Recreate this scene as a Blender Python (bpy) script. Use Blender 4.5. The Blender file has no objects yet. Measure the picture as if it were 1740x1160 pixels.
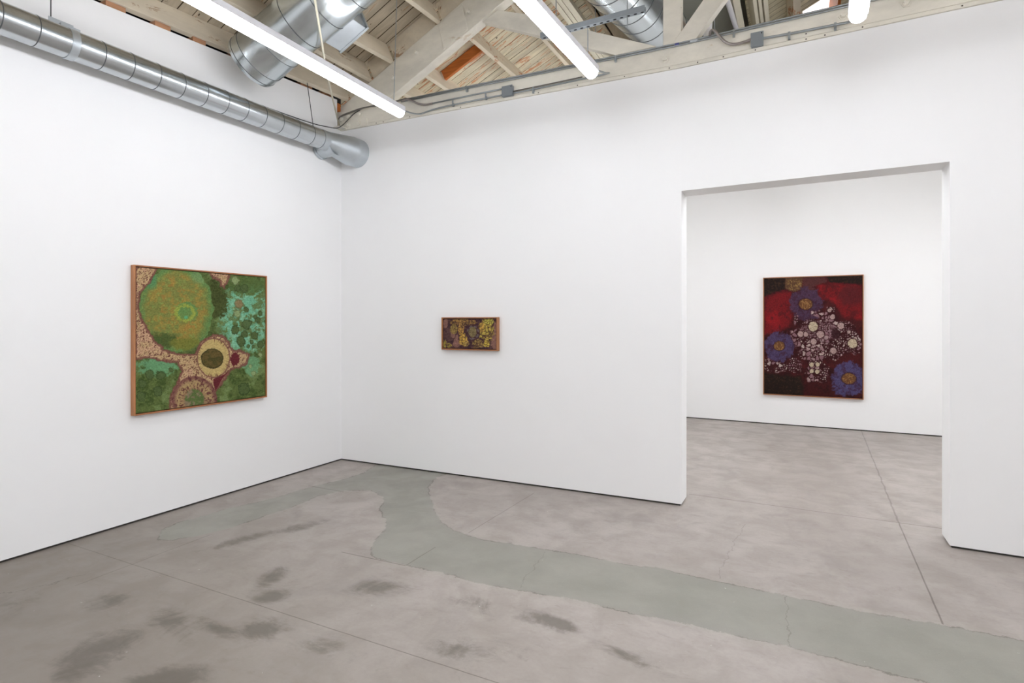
import bpy, bmesh, math, random
import numpy as np
from mathutils import Vector, Matrix
random.seed(7)
sc = bpy.context.scene
COL = sc.collection
PI = math.pi

# ------------------------------------------------------------------ helpers
def srgb(r, g, b):
    def f(c):
        c /= 255.0
        return c / 12.92 if c <= 0.04045 else ((c + 0.055) / 1.055) ** 2.4
    return (f(r), f(g), f(b), 1.0)

def interp(x, K):
    if x <= K[0][0]: return K[0][1]
    for (a, b), (c, d) in zip(K, K[1:]):
        if x <= c: return b + (d - b) * (x - a) / (c - a)
    return K[-1][1]

BOW = [(-1, 0), (0, 0), (3.847, 0.1), (5.732, 0.035), (9.8, -0.06)]   # plan line of the dividing wall
def yb(x): return interp(x, BOW)
SL = 0.464                                                             # roof slope
CS = 1 / math.sqrt(1 + SL * SL); SN = SL * CS
def zq(x): return 4.148 + SL * x                                       # underside of purlins
def zs(x): return zq(x) + 0.24 / CS                                    # underside of the boards

def add_box(bm, lo, hi):
    vs = [bm.verts.new((x, y, z)) for x in (lo[0], hi[0]) for y in (lo[1], hi[1]) for z in (lo[2], hi[2])]
    for f in ((0, 1, 3, 2), (4, 6, 7, 5), (0, 4, 5, 1), (2, 3, 7, 6), (0, 2, 6, 4), (1, 5, 7, 3)):
        bm.faces.new([vs[i] for i in f])
    return vs

def add_hull(bm, A, B):
    """prism between two matching loops"""
    a = [bm.verts.new(p) for p in A]; b = [bm.verts.new(p) for p in B]
    n = len(a)
    bm.faces.new(a[::-1]); bm.faces.new(b)
    for i in range(n):
        j = (i + 1) % n
        bm.faces.new((a[i], a[j], b[j], b[i]))

def frame_of(d):
    d = Vector(d).normalized()
    up = Vector((0, 0, 1)) if abs(d.z) < 0.95 else Vector((1, 0, 0))
    u = d.cross(up).normalized(); v = u.cross(d).normalized()
    return d, u, v

def add_tube(bm, pts, r, n=8, smooth_pts=0, cap=True, rfun=None):
    P = [Vector(p) for p in pts]
    for _ in range(smooth_pts):
        Q = [P[0]]
        for a, b in zip(P, P[1:]):
            Q += [a.lerp(b, .25), a.lerp(b, .75)]
        Q.append(P[-1]); P = Q
    rings = []; u = None
    for i, p in enumerate(P):
        d = (P[min(i + 1, len(P) - 1)] - P[max(i - 1, 0)]).normalized()
        if u is None: _, u, v = frame_of(d)
        else:
            u = (u - d * u.dot(d)).normalized()
        v = u.cross(d)
        rr = r if rfun is None else rfun(i)
        rings.append([bm.verts.new(p + (u * math.cos(2 * PI * k / n) + v * math.sin(2 * PI * k / n)) * rr) for k in range(n)])
    for A, B in zip(rings, rings[1:]):
        for k in range(n):
            f = bm.faces.new((A[k], A[(k + 1) % n], B[(k + 1) % n], B[k])); f.smooth = True
    if cap:
        bm.faces.new(rings[0][::-1]); bm.faces.new(rings[-1])

def add_lathe(bm, p0, d, prof, n=48, cap0=False, cap1=False, r0=None):
    """prof = [(distance along axis, radius)]"""
    d, u, v = frame_of(d); p0 = Vector(p0); rings = []
    for t, r in prof:
        rings.append([bm.verts.new(p0 + d * t + (u * math.cos(2 * PI * k / n) + v * math.sin(2 * PI * k / n)) * r) for k in range(n)])
    for q, (A, B) in enumerate(zip(rings, rings[1:])):
        for k in range(n):
            f = bm.faces.new((A[k], A[(k + 1) % n], B[(k + 1) % n], B[k])); f.smooth = True
            if r0 is not None and (prof[q][1] > r0 + 1e-5 or prof[q + 1][1] > r0 + 1e-5) and prof[q + 1][0] - prof[q][0] < .02: f.material_index = 1
    if cap0: bm.faces.new(rings[0][::-1])
    if cap1: bm.faces.new(rings[-1])

def obj(name, bm, m, parent=None, bevel=0, sharp=True, m2=None):
    bmesh.ops.recalc_face_normals(bm, faces=bm.faces)
    me = bpy.data.meshes.new(name); bm.to_mesh(me); bm.free()
    me.materials.append(m)
    if m2: me.materials.append(m2)
    o = bpy.data.objects.new(name, me); COL.objects.link(o)
    if parent is not None:
        o.parent = parent
        o.matrix_parent_inverse = Matrix.Translation(-parent.location)
    if sharp:
        me.set_sharp_from_angle(angle=math.radians(40))
    if bevel:
        b = o.modifiers.new('bevel', 'BEVEL'); b.width = bevel; b.segments = 2; b.limit_method = 'ANGLE'
    return o

def tag(o, label, cat, group=None):
    o['label'] = label; o['category'] = cat
    if group: o['group'] = group
    return o
def struct(name, bm, m, parent=None, **k):
    o = obj(name, bm, m, parent, **k); o['kind'] = 'structure'; return o
def thing(name, label, cat, loc=(0, 0, 0), group=None):
    o = bpy.data.objects.new(name, None); COL.objects.link(o); o.location = loc; o.empty_display_size = .1
    return tag(o, label, cat, group)

# ------------------------------------------------------------------ node helpers
class NT:
    def __init__(s, name):
        s.m = bpy.data.materials.new(name); s.m.use_nodes = True
        s.t = s.m.node_tree; s.b = s.t.nodes['Principled BSDF']
    def n(s, typ, **k):
        x = s.t.nodes.new(typ)
        for a, v in k.items(): setattr(x, a, v)
        return x
    def l(s, a, b): s.t.links.new(a, b)
    def put(s, sock, v):
        if isinstance(v, bpy.types.NodeSocket): s.l(v, sock)
        else: sock.default_value = v
    def math(s, op, a, b=0.0, c=None, clamp=False):
        x = s.n('ShaderNodeMath', operation=op, use_clamp=clamp)
        s.put(x.inputs[0], a); s.put(x.inputs[1], b)
        if c is not None: s.put(x.inputs[2], c)
        return x.outputs[0]
    def vmath(s, op, a, b):
        x = s.n('ShaderNodeVectorMath', operation=op); s.put(x.inputs[0], a); s.put(x.inputs[1], b); return x
    def pos(s, scale=(1, 1, 1)):
        g = s.n('ShaderNodeNewGeometry')
        return s.vmath('MULTIPLY', g.outputs['Position'], scale).outputs[0]
    def objc(s, scale=(1, 1, 1)):
        g = s.n('ShaderNodeTexCoord')
        return s.vmath('MULTIPLY', g.outputs['Object'], scale).outputs[0]
    def noise(s, vec, scale=5, detail=4, rough=.5, dist=0.0):
        x = s.n('ShaderNodeTexNoise'); s.l(vec, x.inputs['Vector'])
        x.inputs['Scale'].default_value = scale; x.inputs['Detail'].default_value = detail
        x.inputs['Roughness'].default_value = rough; x.inputs['Distortion'].default_value = dist
        return x.outputs['Fac']
    def ramp(s, v, lo, hi, a=0.0, b=1.0, kind='SMOOTHSTEP'):
        x = s.n('ShaderNodeMapRange', interpolation_type=kind)
        s.put(x.inputs['Value'], v)
        for k, q in (('From Min', lo), ('From Max', hi), ('To Min', a), ('To Max', b)): s.put(x.inputs[k], q)
        return x.outputs[0]
    def mix(s, f, a, b, mode='MIX'):
        x = s.n('ShaderNodeMix', data_type='RGBA', blend_type=mode)
        s.put(x.inputs[0], f); s.put(x.inputs[6], a); s.put(x.inputs[7], b)
        return x.outputs[2]
    def bump(s, h, strength=.2, dist=.01):
        x = s.n('ShaderNodeBump'); s.l(h, x.inputs['Height'])
        x.inputs['Strength'].default_value = strength; x.inputs['Distance'].default_value = dist
        s.l(x.outputs[0], s.b.inputs['Normal'])
    def fin(s, color=None, rough=None, metal=None, spec=None):
        if color is not None: s.put(s.b.inputs['Base Color'], color)
        if rough is not None: s.put(s.b.inputs['Roughness'], rough)
        if metal is not None: s.put(s.b.inputs['Metallic'], metal)
        if spec is not None: s.put(s.b.inputs['Specular IOR Level'], spec)
        return s.m

def m_paint(name, rgb, var=.03, rough=.6, scale=3, spec=.3):
    t = NT(name); p = t.pos(); n = t.noise(p, scale, 5, .6)
    c1 = srgb(*rgb); c0 = tuple(c * (1 - var * 2) for c in c1[:3]) + (1,)
    c = t.mix(t.ramp(n, .3, .7), c0, c1)
    n2 = t.noise(p, 60, 3, .6); t.bump(n2, .06, .002)
    return t.fin(c, rough, 0, spec)

def m_timber(name, rgb, worn, amount, stretch=(1, 1, 1), rough=.75, fleck=True):
    """painted timber: stains, nail specks, patches where the paint has flaked off to the wood"""
    t = NT(name); g = t.pos(stretch)
    n = t.noise(g, 2.2, 6, .65, .3)
    base = srgb(*rgb); dark = tuple(c * .78 for c in base[:3]) + (1,)
    c = t.mix(t.ramp(n, .35, .68), dark, base)
    n2 = t.noise(g, 5.5, 8, .72, .5)
    c = t.mix(t.ramp(n2, .62 - amount, .66 - amount), c, srgb(*worn))
    if fleck:
        n3 = t.noise(t.pos(), 26, 3, .5); c = t.mix(t.ramp(n3, .76, .79, 0, .7), c, srgb(120, 102, 80))
    n4 = t.noise(g, 30, 5, .6); t.bump(n4, .25, .004)
    return t.fin(c, rough, 0, .25)

def m_boards(name, rgb, worn, amount, pitch=.135):
    """sheathing boards running up the slope (X), seams every pitch along Y"""
    t = NT(name)
    g = t.n('ShaderNodeNewGeometry'); sp = t.n('ShaderNodeSeparateXYZ'); t.l(g.outputs['Position'], sp.inputs[0])
    yy = t.math('DIVIDE', sp.outputs['Y'], pitch)
    idx = t.math('FLOOR', yy); fr = t.math('FRACT', yy)
    e = t.math('ABSOLUTE', t.math('SUBTRACT', fr, .5))
    wn = t.n('ShaderNodeTexWhiteNoise', noise_dimensions='1D'); t.l(idx, wn.inputs['W'])
    seam_w = t.ramp(wn.outputs['Value'], 0, 1, .455, .488, 'LINEAR')
    seam = t.math('GREATER_THAN', e, seam_w)
    st = t.vmath('MULTIPLY', g.outputs['Position'], (1, 5.5, 1)).outputs[0]
    off = t.n('ShaderNodeCombineXYZ'); t.l(t.math('MULTIPLY', idx, 3.7), off.inputs[0]); t.l(t.math('MULTIPLY', idx, 5.1), off.inputs[2])
    v = t.vmath('ADD', st, off.outputs[0]).outputs[0]
    n = t.noise(v, 2.0, 6, .65, .3)
    base = srgb(*rgb); dark = tuple(c * .72 for c in base[:3]) + (1,)
    c = t.mix(t.ramp(n, .32, .7), dark, base)
    tone = t.ramp(wn.outputs['Value'], 0, 1, .82, 1.0, 'LINEAR')
    c = t.mix(1.0, c, t.n('ShaderNodeCombineColor').outputs[0], 'MULTIPLY') if False else c
    hs = t.n('ShaderNodeHueSaturation'); t.l(c, hs.inputs['Color']); t.l(tone, hs.inputs['Value']); c = hs.outputs[0]
    n2 = t.noise(v, 3.2, 9, .75, .6)
    lo = t.math('SUBTRACT', .64 - amount, t.math('MULTIPLY', wn.outputs['Value'], .05))
    hi = t.math('ADD', lo, .05)
    w2 = t.mix(t.noise(v, 9, 4, .6), srgb(*worn), tuple(x * 1.7 for x in srgb(*worn)[:3]) + (1,))
    c = t.mix(t.ramp(n2, lo, hi), c, w2)
    n3 = t.noise(t.pos(), 17, 2, .5); c = t.mix(t.ramp(n3, .72, .75), c, srgb(70, 55, 42))
    c = t.mix(seam, c, srgb(62, 50, 38))
    t.bump(t.math('SUBTRACT', n2, seam), .3, .006)
    return t.fin(c, .8, 0, .2)

def m_metal(name, rgb, rough=.28, metal=.92, mott=.08):
    t = NT(name); p = t.pos((1, 1, 1))
    v = t.n('ShaderNodeTexVoronoi'); t.l(p, v.inputs['Vector']); v.inputs['Scale'].default_value = 38
    n = t.noise(p, 7, 5, .6)
    base = srgb(*rgb); dk = tuple(c * (1 - mott) for c in base[:3]) + (1,)
    hs = t.mix(t.ramp(n, .3, .7), dk, base)
    sp = t.n('ShaderNodeSeparateColor'); t.l(v.outputs['Color'], sp.inputs[0])
    c = t.mix(t.math('MULTIPLY', sp.outputs[0], .05), hs, srgb(235, 238, 240))
    r = t.ramp(n, .3, .7, rough * .95, rough * 1.1)
    return t.fin(c, r, metal)

def m_plain(name, rgb, rough=.5, metal=0.0, spec=.4):
    t = NT(name); n = t.noise(t.pos(), 14, 3, .5)
    b = srgb(*rgb); d = tuple(c * .9 for c in b[:3]) + (1,)
    return t.fin(t.mix(n, d, b), rough, metal, spec)

def m_wood(name, rgb, axis):
    t = NT(name); s = [40, 40, 40]; s[axis] = 2.5
    n = t.noise(t.pos(tuple(s)), 1.0, 5, .6, .4)
    b = srgb(*rgb); d = tuple(c * .72 for c in b[:3]) + (1,)
    return t.fin(t.mix(t.ramp(n, .3, .7), d, b), .42, 0, .4)

def m_attr(name, attr='Col', rough=.65, bump=.3):
    t = NT(name); a = t.n('ShaderNodeAttribute', attribute_name=attr)
    n = t.noise(t.pos(), 90, 4, .6); t.bump(n, bump, .003)
    c = t.mix(t.ramp(n, .3, .75, 0, .3), a.outputs['Color'], (0.0, 0.0, 0.0, 1), 'MULTIPLY')
    return t.fin(c, rough, 0, .12)

M = {}
M['wall'] = m_paint('white_wall_paint', (240, 240, 240), .006, .75, 1.2, .15)
M['gap_shade'] = m_plain('painted_gap_shade', (58, 56, 52), .8)  # shade of the gap under the walls, put into a dark colour
M['beam'] = m_timber('cream_painted_beam', (236, 231, 218), (206, 194, 174), -.04, (.5, 1, 1), .5)
M['purlin'] = m_timber('cream_painted_purlin', (226, 215, 194), (172, 145, 118), .01, (1, .35, 1))
M['purlin_worn'] = m_timber('worn_painted_purlin', (222, 210, 188), (182, 134, 102), .07, (1, .4, 1))
M['boards'] = m_boards('cream_roof_boards', (216, 203, 180), (156, 122, 92), .01)
M['boards_worn'] = m_boards('peeling_roof_boards', (230, 221, 194), (172, 124, 94), .07)
M['boards_clean'] = m_boards('clean_cream_roof_boards', (232, 224, 196), (180, 148, 114), -.1)
M['orange'] = m_wood('new_orange_timber', (196, 112, 50), 0)
M['rawwood'] = m_wood('raw_tan_timber', (186, 138, 104), 1)
M['galv'] = m_metal('galvanised_steel', (196, 201, 204), .24)
M['galv2'] = m_metal('galvanised_steel_spangled', (205, 213, 216), .22)
M['seam'] = m_plain('duct_seam', (92, 96, 98), .5, .5)
M['galv_dull'] = m_metal('dull_galvanised_steel', (196, 203, 208), .4, .65, .08)
M['conduit'] = m_metal('conduit_steel', (165, 172, 176), .35, .7, .1)
M['boxm'] = m_plain('grey_box_paint', (140, 147, 152), .45, .35)
M['flex'] = m_metal('flexible_conduit_steel', (158, 150, 146), .4, .6, .2)
M['cable'] = m_plain('dark_cable', (66, 66, 68), .5)
M['cablegrey'] = m_plain('grey_cable', (118, 114, 108), .5)
M['housing'] = m_plain('white_lamp_housing', (238, 238, 244), .4)
M['white'] = m_plain('white_plastic', (232, 232, 236), .35)
M['cream'] = m_plain('cream_paint', (226, 220, 200), .45)
M['frame_wood'] = m_wood('orange_brown_frame_wood', (182, 124, 80), 2)
M['frame_wood_h'] = m_wood('orange_brown_frame_wood_rail', (168, 110, 70), 1)
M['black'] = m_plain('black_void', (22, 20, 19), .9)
M['grey_panel'] = m_paint('grey_sheet', (134, 134, 124), .03, .6)
M['ply'] = m_timber('pale_plywood', (205, 188, 160), (150, 125, 98), .0, (1, 1, .3))
M['screw'] = m_plain('dark_screw_heads', (84, 76, 66), .5)
def m_emit(name, rgb, s):
    t = NT(name); t.b.inputs['Emission Color'].default_value = srgb(*rgb); t.b.inputs['Emission Strength'].default_value = s
    return t.fin(srgb(245, 245, 245), .3, 0)
LAMP = 23.6
M['lens'] = m_emit('lit_lamp_lens', (246, 249, 255), LAMP * 1.2)
M['lens_left'] = m_emit('lit_lamp_lens_left', (246, 249, 255), LAMP * .76)
M['lens_unseen_far'] = m_emit('lit_lens_unseen_far', (249, 251, 255), 50.0)
M['added_uplight'] = m_emit('added_uplight_glow', (251, 250, 253), 15.0)  # added glow on the lamp tops, lifts the roof timbers
M['sky_pane'] = m_emit('daylit_skylight_pane', (255, 244, 240), 1.6)

# ------------------------------------------------------------------ floor
def sd_poly(px, py, poly):
    d = np.full(px.shape, 1e9); inside = np.zeros(px.shape, bool)
    n = len(poly)
    for i in range(n):
        ax, ay = poly[i]; bx, by = poly[(i + 1) % n]
        ex, ey = bx - ax, by - ay; L = ex * ex + ey * ey + 1e-12
        t = np.clip(((px - ax) * ex + (py - ay) * ey) / L, 0, 1)
        d = np.minimum(d, np.hypot(px - ax - t * ex, py - ay - t * ey))
        c = ((ay > py) != (by > py)) & (px < (bx - ax) * (py - ay) / (by - ay + 1e-15) + ax)
        inside ^= c
    return np.where(inside, -d, d)

def blobs(px, py, L):
    v = np.zeros(px.shape)
    for x, y, rx, ry, a, s in L:
        ca, sa = math.cos(a), math.sin(a)
        u = (px - x) * ca + (py - y) * sa; w = -(px - x) * sa + (py - y) * ca
        v = np.maximum(v, s * np.exp(-(u * u / (rx * rx) + w * w / (ry * ry))))
    return v

FX0, FX1, FY0, FY1 = -1.2, 12.2, -9.2, 12.2
PATCH = [(0.45, -2.39), (0.34, -2.27), (0.31, -2.11), (0.35, -1.93), (0.36, -1.72), (0.46, -1.44), (0.49, -1.13), (0.53, -0.87),
         (0.6, -0.63), (0.62, -0.3), (0.50, 0.02), (1.45, 0.04), (1.41, -0.10), (1.54, -0.44), (1.91, -0.89), (2.2, -1.19), (2.37, -1.28),
         (2.54, -1.33), (2.7, -1.35), (2.91, -1.32), (3.15, -1.3), (3.46, -1.28), (3.77, -1.29), (3.95, -1.24), (4.07, -1.26),
         (4.32, -1.27), (4.71, -1.28), (5.1, -1.29), (5.46, -1.26), (5.78, -1.26), (9.9, -1.26), (9.9, -1.87), (5.27, -1.88),
         (5.04, -1.88), (4.75, -1.85), (4.45, -1.87), (4.18, -1.87), (3.93, -1.89), (3.58, -1.89), (3.22, -1.94), (2.92, -1.96),
         (2.77, -1.94), (2.6, -1.95), (2.44, -1.96), (2.34, -1.96), (2.19, -1.96), (2.06, -1.88), (1.98, -1.74), (1.9, -1.52),
         (1.78, -1.36), (1.54, -1.16), (1.43, -0.95), (1.32, -0.86), (1.1, -0.77), (0.9, -0.87), (0.79, -1.13), (0.83, -1.44),
         (0.8, -1.66), (0.8, -1.86), (0.78, -2.09), (0.72, -2.24), (0.62, -2.4), (0.52, -2.44)]
def make_floor():
    xs = np.concatenate([np.arange(FX0, 0, .2), np.arange(0, 7.0, .03), np.arange(7.0, FX1 + .01, .2)])
    ys = np.concatenate([np.arange(FY0, -4, .2), np.arange(-4, .2, .03), np.arange(.2, FY1 + .01, .2)])
    X, Y = np.meshgrid(xs, ys)
    nx, ny = len(xs), len(ys)
    co = np.stack([X.ravel(), Y.ravel(), np.zeros(X.size)], 1)
    i = np.arange(nx * ny).reshape(ny, nx)
    f = np.stack([i[:-1, :-1].ravel(), i[:-1, 1:].ravel(), i[1:, 1:].ravel(), i[1:, :-1].ravel()], 1)
    me = bpy.data.meshes.new('floor'); me.from_pydata(co.tolist(), [], f.tolist())
    sd = sd_poly(X.ravel(), Y.ravel(), PATCH)
    a = me.attributes.new('patch', 'FLOAT', 'POINT'); a.data.foreach_set('value', sd.astype(np.float32))
    st = blobs(X.ravel(), Y.ravel(), [
        (1.72, -3.45, .16, .28, .5, 1), (1.76, -3.1, .32, .10, -.3, .8), (2.2, -3.42, .22, .12, .6, 1), (2.24, -2.92, .14, .12, 0, 1.1), (1.8, -2.5, .10, .22, .4, .9),
        (2.0, -2.64, .12, .14, 0, .9), (1.07, -2.2, .08, .3, -.3, .8), (1.28, -1.75, .10, .24, -.3, .8), (1.15, -3.12, .2, .14, 0, .7), (2.5, -2.28, .22, .12, .5, .8),
        (3.1, -2.2, .22, .12, 0, .6), (2.0, -3.03, .34, .08, 0, .7), (3.6, -2.17, .2, .07, -.2, 1.1), (3.42, -2.2, .12, .05, 0, .7), (4.0, -2.3, .25, .06, -.2, .7), (3.3, -2.6, .3, .12, .3, .6),
        (2.7, -2.9, .3, .14, .3, .5), (.7, -3.5, .5, .3, 0, .5), (2.55, -3.6, .4, .1, .4, .7), (4.6, 2.5, 1.2, .8, 0, .25), (4.6, -.2, .9, .5, 0, .2)])
    a = me.attributes.new('stain', 'FLOAT', 'POINT'); a.data.foreach_set('value', st.astype(np.float32))
    t = NT('polished_concrete')
    P = t.pos()
    sp = t.n('ShaderNodeSeparateXYZ'); t.l(P, sp.inputs[0]); X_, Y_ = sp.outputs['X'], sp.outputs['Y']
    pa = t.n('ShaderNodeAttribute', attribute_name='patch').outputs['Fac']
    sa = t.n('ShaderNodeAttribute', attribute_name='stain').outputs['Fac']
    n_big = t.noise(P, .9, 5, .6); n_mid = t.noise(P, 3.5, 6, .6, .4); n_str = t.noise(t.pos((1.2, 4, 1)), 2.2, 6, .62, .3)
    n_fine = t.noise(P, 45, 4, .65); n_edge = t.noise(P, 11, 8, .8)
    base = t.mix(t.ramp(n_big, .35, .65), srgb(161, 153, 147), srgb(171, 163, 157))
    base = t.mix(t.ramp(n_mid, .38, .66, 0, .6), base, srgb(151, 143, 136))
    base = t.mix(t.ramp(n_str, .5, .75, 0, .38), base, srgb(143, 134, 125))
    mot = t.noise(t.pos((1, 1.5, 1)), 9, 8, .72, .8)
    base = t.mix(t.ramp(mot, .54, .72, 0, .38), base, srgb(126, 118, 110))
    base = t.mix(t.ramp(t.noise(t.pos((1.1, 1, 1)), 1.6, 7, .7, .5), .52, .68, 0, .3), base, srgb(136, 129, 126))
    base = t.mix(t.ramp(n_fine, .3, .8, 0, .22), base, srgb(138, 130, 122))
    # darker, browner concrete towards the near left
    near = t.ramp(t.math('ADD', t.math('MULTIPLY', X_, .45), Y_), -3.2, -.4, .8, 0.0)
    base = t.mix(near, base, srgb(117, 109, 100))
    st_n = t.math('ADD', t.math('MULTIPLY', t.noise(P, 3.2, 8, .72, .9), 1.0), t.math('MULTIPLY', t.noise(t.pos((1, 2.6, 1)), 3.5, 7, .7, .4), .6))
    sm = t.ramp(t.math('ADD', t.math('MULTIPLY', sa, .55), st_n), .95, 1.3, 0, .66)
    sm = t.math('MULTIPLY', sm, t.ramp(sa, .02, .5, .25, 1))
    base = t.mix(sm, base, srgb(83, 77, 67))
    # grey green filled trench
    pc = t.mix(t.ramp(t.noise(P, 2.5, 5, .6), .3, .7), srgb(135, 134, 125), srgb(145, 143, 134))
    pc = t.mix(t.ramp(t.noise(P, 120, 3, .7), .55, .75, 0, .55), pc, srgb(154, 154, 147))
    pc = t.mix(t.ramp(t.noise(t.pos((1.03, 1, 1)), 95, 3, .7), .6, .75, 0, .5), pc, srgb(110, 112, 106))
    sdn = t.math('ADD', pa, t.math('MULTIPLY', t.math('SUBTRACT', n_edge, .5), .12))
    col = t.mix(t.math('MULTIPLY', t.ramp(sdn, -.004, .004, 1, 0), .92), base, pc)
    rim = t.ramp(t.math('ABSOLUTE', sdn), .002, .008, .6, 0)
    rim = t.math('MULTIPLY', rim, t.ramp(n_mid, .42, .56))
    col = t.mix(rim, col, srgb(90, 85, 78))
    def line(ax, ay, bx, by, w, amp, s, scale=6):
        nonlocal col
        L = math.hypot(bx - ax, by - ay); ux, uy = (bx - ax) / L, (by - ay) / L
        u = t.math('ADD', t.math('MULTIPLY', X_, ux), t.math('MULTIPLY_ADD', Y_, uy, -(ax * ux + ay * uy)))
        v = t.math('ADD', t.math('MULTIPLY', X_, -uy), t.math('MULTIPLY_ADD', Y_, ux, ax * uy - ay * ux))
        if amp:
            v = t.math('ADD', v, t.math('MULTIPLY', t.math('SUBTRACT', t.noise(P, scale, 5, .6), .5), amp))
        m = t.ramp(t.math('ABSOLUTE', v), w * .5, w, 1, 0, 'LINEAR')
        m = t.math('MULTIPLY', m, t.math('MULTIPLY', t.math('GREATER_THAN', u, 0.0), t.math('LESS_THAN', u, L)))
        m = t.math('MULTIPLY', m, s)
        col = t.mix(m, col, srgb(86, 78, 70))
    line(0.0, -2.775, 9.0, -2.73, .004, .006, .6)
    line(.81, -3.11, .78, -2.2, .006, .01, .4)
    line(1.9, -1.99, 2.44, -1.965, .006, .004, .6)
    line(2.44, -1.96, 2.44, -1.62, .005, .01, .5)
    line(2.51, -1.28, 2.54, -.13, .005, .01, .45)
    line(.46, -.93, .91, -.92, .008, .01, .5)
    line(3.85, .49, 9, .44, .008, .014, .6)
    line(5.60, 4.8, 5.485, .45, .009, .03, .45)
    line(5.485, .45, 5.455, -1.25, .006, .008, .65)
    line(4.39, -.12, 4.30, -1.22, .003, .25, .35, 3)
    line(4.70, -1.28, 4.74, -1.85, .003, .16, .4, 5)
    line(3.18, -1.34, 3.24, -1.9, .003, .12, .3, 5)
    line(.42, -3.6, .7, -3.0, .005, .3, .5, 4)
    # stray paint flecks
    fl = t.noise(t.pos((1, 1, 1)), 31, 2, .4); col = t.mix(t.ramp(fl, .79, .80, 0, .6), col, srgb(205, 202, 196))
    t.bump(t.math('ADD', t.math('MULTIPLY', n_fine, .4), n_mid), .05, .01)
    m = t.fin(col, t.ramp(n_mid, .3, .7, .38, .55), 0, .35)
    me.materials.append(m)
    o = bpy.data.objects.new('floor', me); COL.objects.link(o); o['kind'] = 'structure'
make_floor()

# ------------------------------------------------------------------ walls
ZW = 3.838; GAP = .016; TH = .25
def wall_prism(bm, x0, x1, z0, z1, off=0, th=TH):
    xs = [x0] + [k[0] for k in BOW if x0 < k[0] < x1] + [x1]
    F = [(x, yb(x) + off) for x in xs]; Bk = [(x, yb(x) + off + th) for x in xs[::-1]]
    L = F + Bk
    add_hull(bm, [(x, y, z0) for x, y in L], [(x, y, z1) for x, y in L])
DX0, DX1, DZ = 3.851, 5.733, 2.763
bm = bmesh.new()
wall_prism(bm, 0, DX0, GAP, ZW); wall_prism(bm, DX1, 9.8, GAP, ZW); wall_prism(bm, DX0, DX1, DZ, ZW)
struct('wall_back', bm, M['wall'])
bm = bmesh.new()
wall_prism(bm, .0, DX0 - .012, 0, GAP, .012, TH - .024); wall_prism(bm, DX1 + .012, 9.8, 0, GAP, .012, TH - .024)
struct('gap_shade_strip_back', bm, M['gap_shade'])  # filler strip, coloured dark for the shade in the wall-foot gap

bm = bmesh.new()      # left wall, its raised white panel stops just short of the corner
prof = [(-9, GAP), (-9, 3.73), (-2.611, 4.052), (-.068, 4.186), (-.068, 3.845), (0.2, 3.838), (0.2, GAP)]
add_hull(bm, [(0, y, z) for y, z in prof], [(-.1, y, z) for y, z in prof])
struct('wall_left', bm, M['wall'])
bm = bmesh.new(); add_box(bm, (-.08, -9, 0), (-.012, 0.2, GAP)); struct('gap_shade_strip_left', bm, M['gap_shade'])

bm = bmesh.new(); add_box(bm, (-1, 4.80, GAP), (9.8, 4.95, 4.0)); struct('wall_far_gallery', bm, M['wall'])
bm = bmesh.new(); add_box(bm, (-1, 4.812, 0), (9.8, 4.93, GAP)); struct('gap_shade_strip_far_gallery', bm, M['gap_shade'])
bm = bmesh.new(); add_box(bm, (9.8, -9.1, 0), (9.95, 12, 9)); struct('wall_right', bm, M['wall'])
bm = bmesh.new(); add_box(bm, (-1, -9.15, 0), (9.8, -9, 9)); struct('wall_behind', bm, M['wall'])
bm = bmesh.new(); add_box(bm, (-1, 12, 0), (9.8, 12.15, 9)); struct('wall_outer_far', bm, M['grey_panel'])
bm = bmesh.new(); add_box(bm, (-1.1, -9.1, 0), (-1, 12, 5)); struct('wall_outer_left', bm, M['black'])
bm = bmesh.new(); add_box(bm, (-.26, .25, 0), (-.1, 4.8, 3.9)); struct('wall_far_gallery_left', bm, M['wall'])

# roof boarding
def slab(bm, x0, x1, y0, y1):
    A = [(x0, zs(x0)), (x1, zs(x1)), (x1, zs(x1) + .04), (x0, zs(x0) + .04)]
    add_hull(bm, [(x, y0, z) for x, z in A], [(x, y1, z) for x, z in A])
bm = bmesh.new(); slab(bm, -1.1, 9.9, -9.1, .09); struct('ceiling', bm, M['boards'])
bm = bmesh.new(); slab(bm, -1.1, 2.47, .09, 12.1); struct('ceiling_far_left', bm, M['boards_worn'])
bm = bmesh.new(); slab(bm, 4.07, 4.83, .09, 12.1); slab(bm, 5.3, 9.9, .09, 12.1); slab(bm, 4.83, 5.3, .09, 5.33); slab(bm, 4.83, 5.3, 6.6, 12.1)
struct('ceiling_far_right', bm, M['boards_clean'])
# the raised well between the two curbs
bm = bmesh.new(); add_box(bm, (2.44, .09, 5.52), (2.47, 12, 7.2)); struct('trim_1', bm, M['ply'])
bm = bmesh.new(); add_box(bm, (2.44, .09, 7.2), (4.3, 12, 7.25)); struct('trim_2', bm, M['grey_panel'])
bm = bmesh.new(); add_box(bm, (4.2, .09, zs(4.2)), (4.24, 12, 7.2)); add_box(bm, (2.44, 12, 5.5), (4.24, 12.05, 7.25)); add_box(bm, (2.44, .05, 5.5), (4.24, .09, 7.25))
struct('trim_3', bm, M['ply'])

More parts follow.
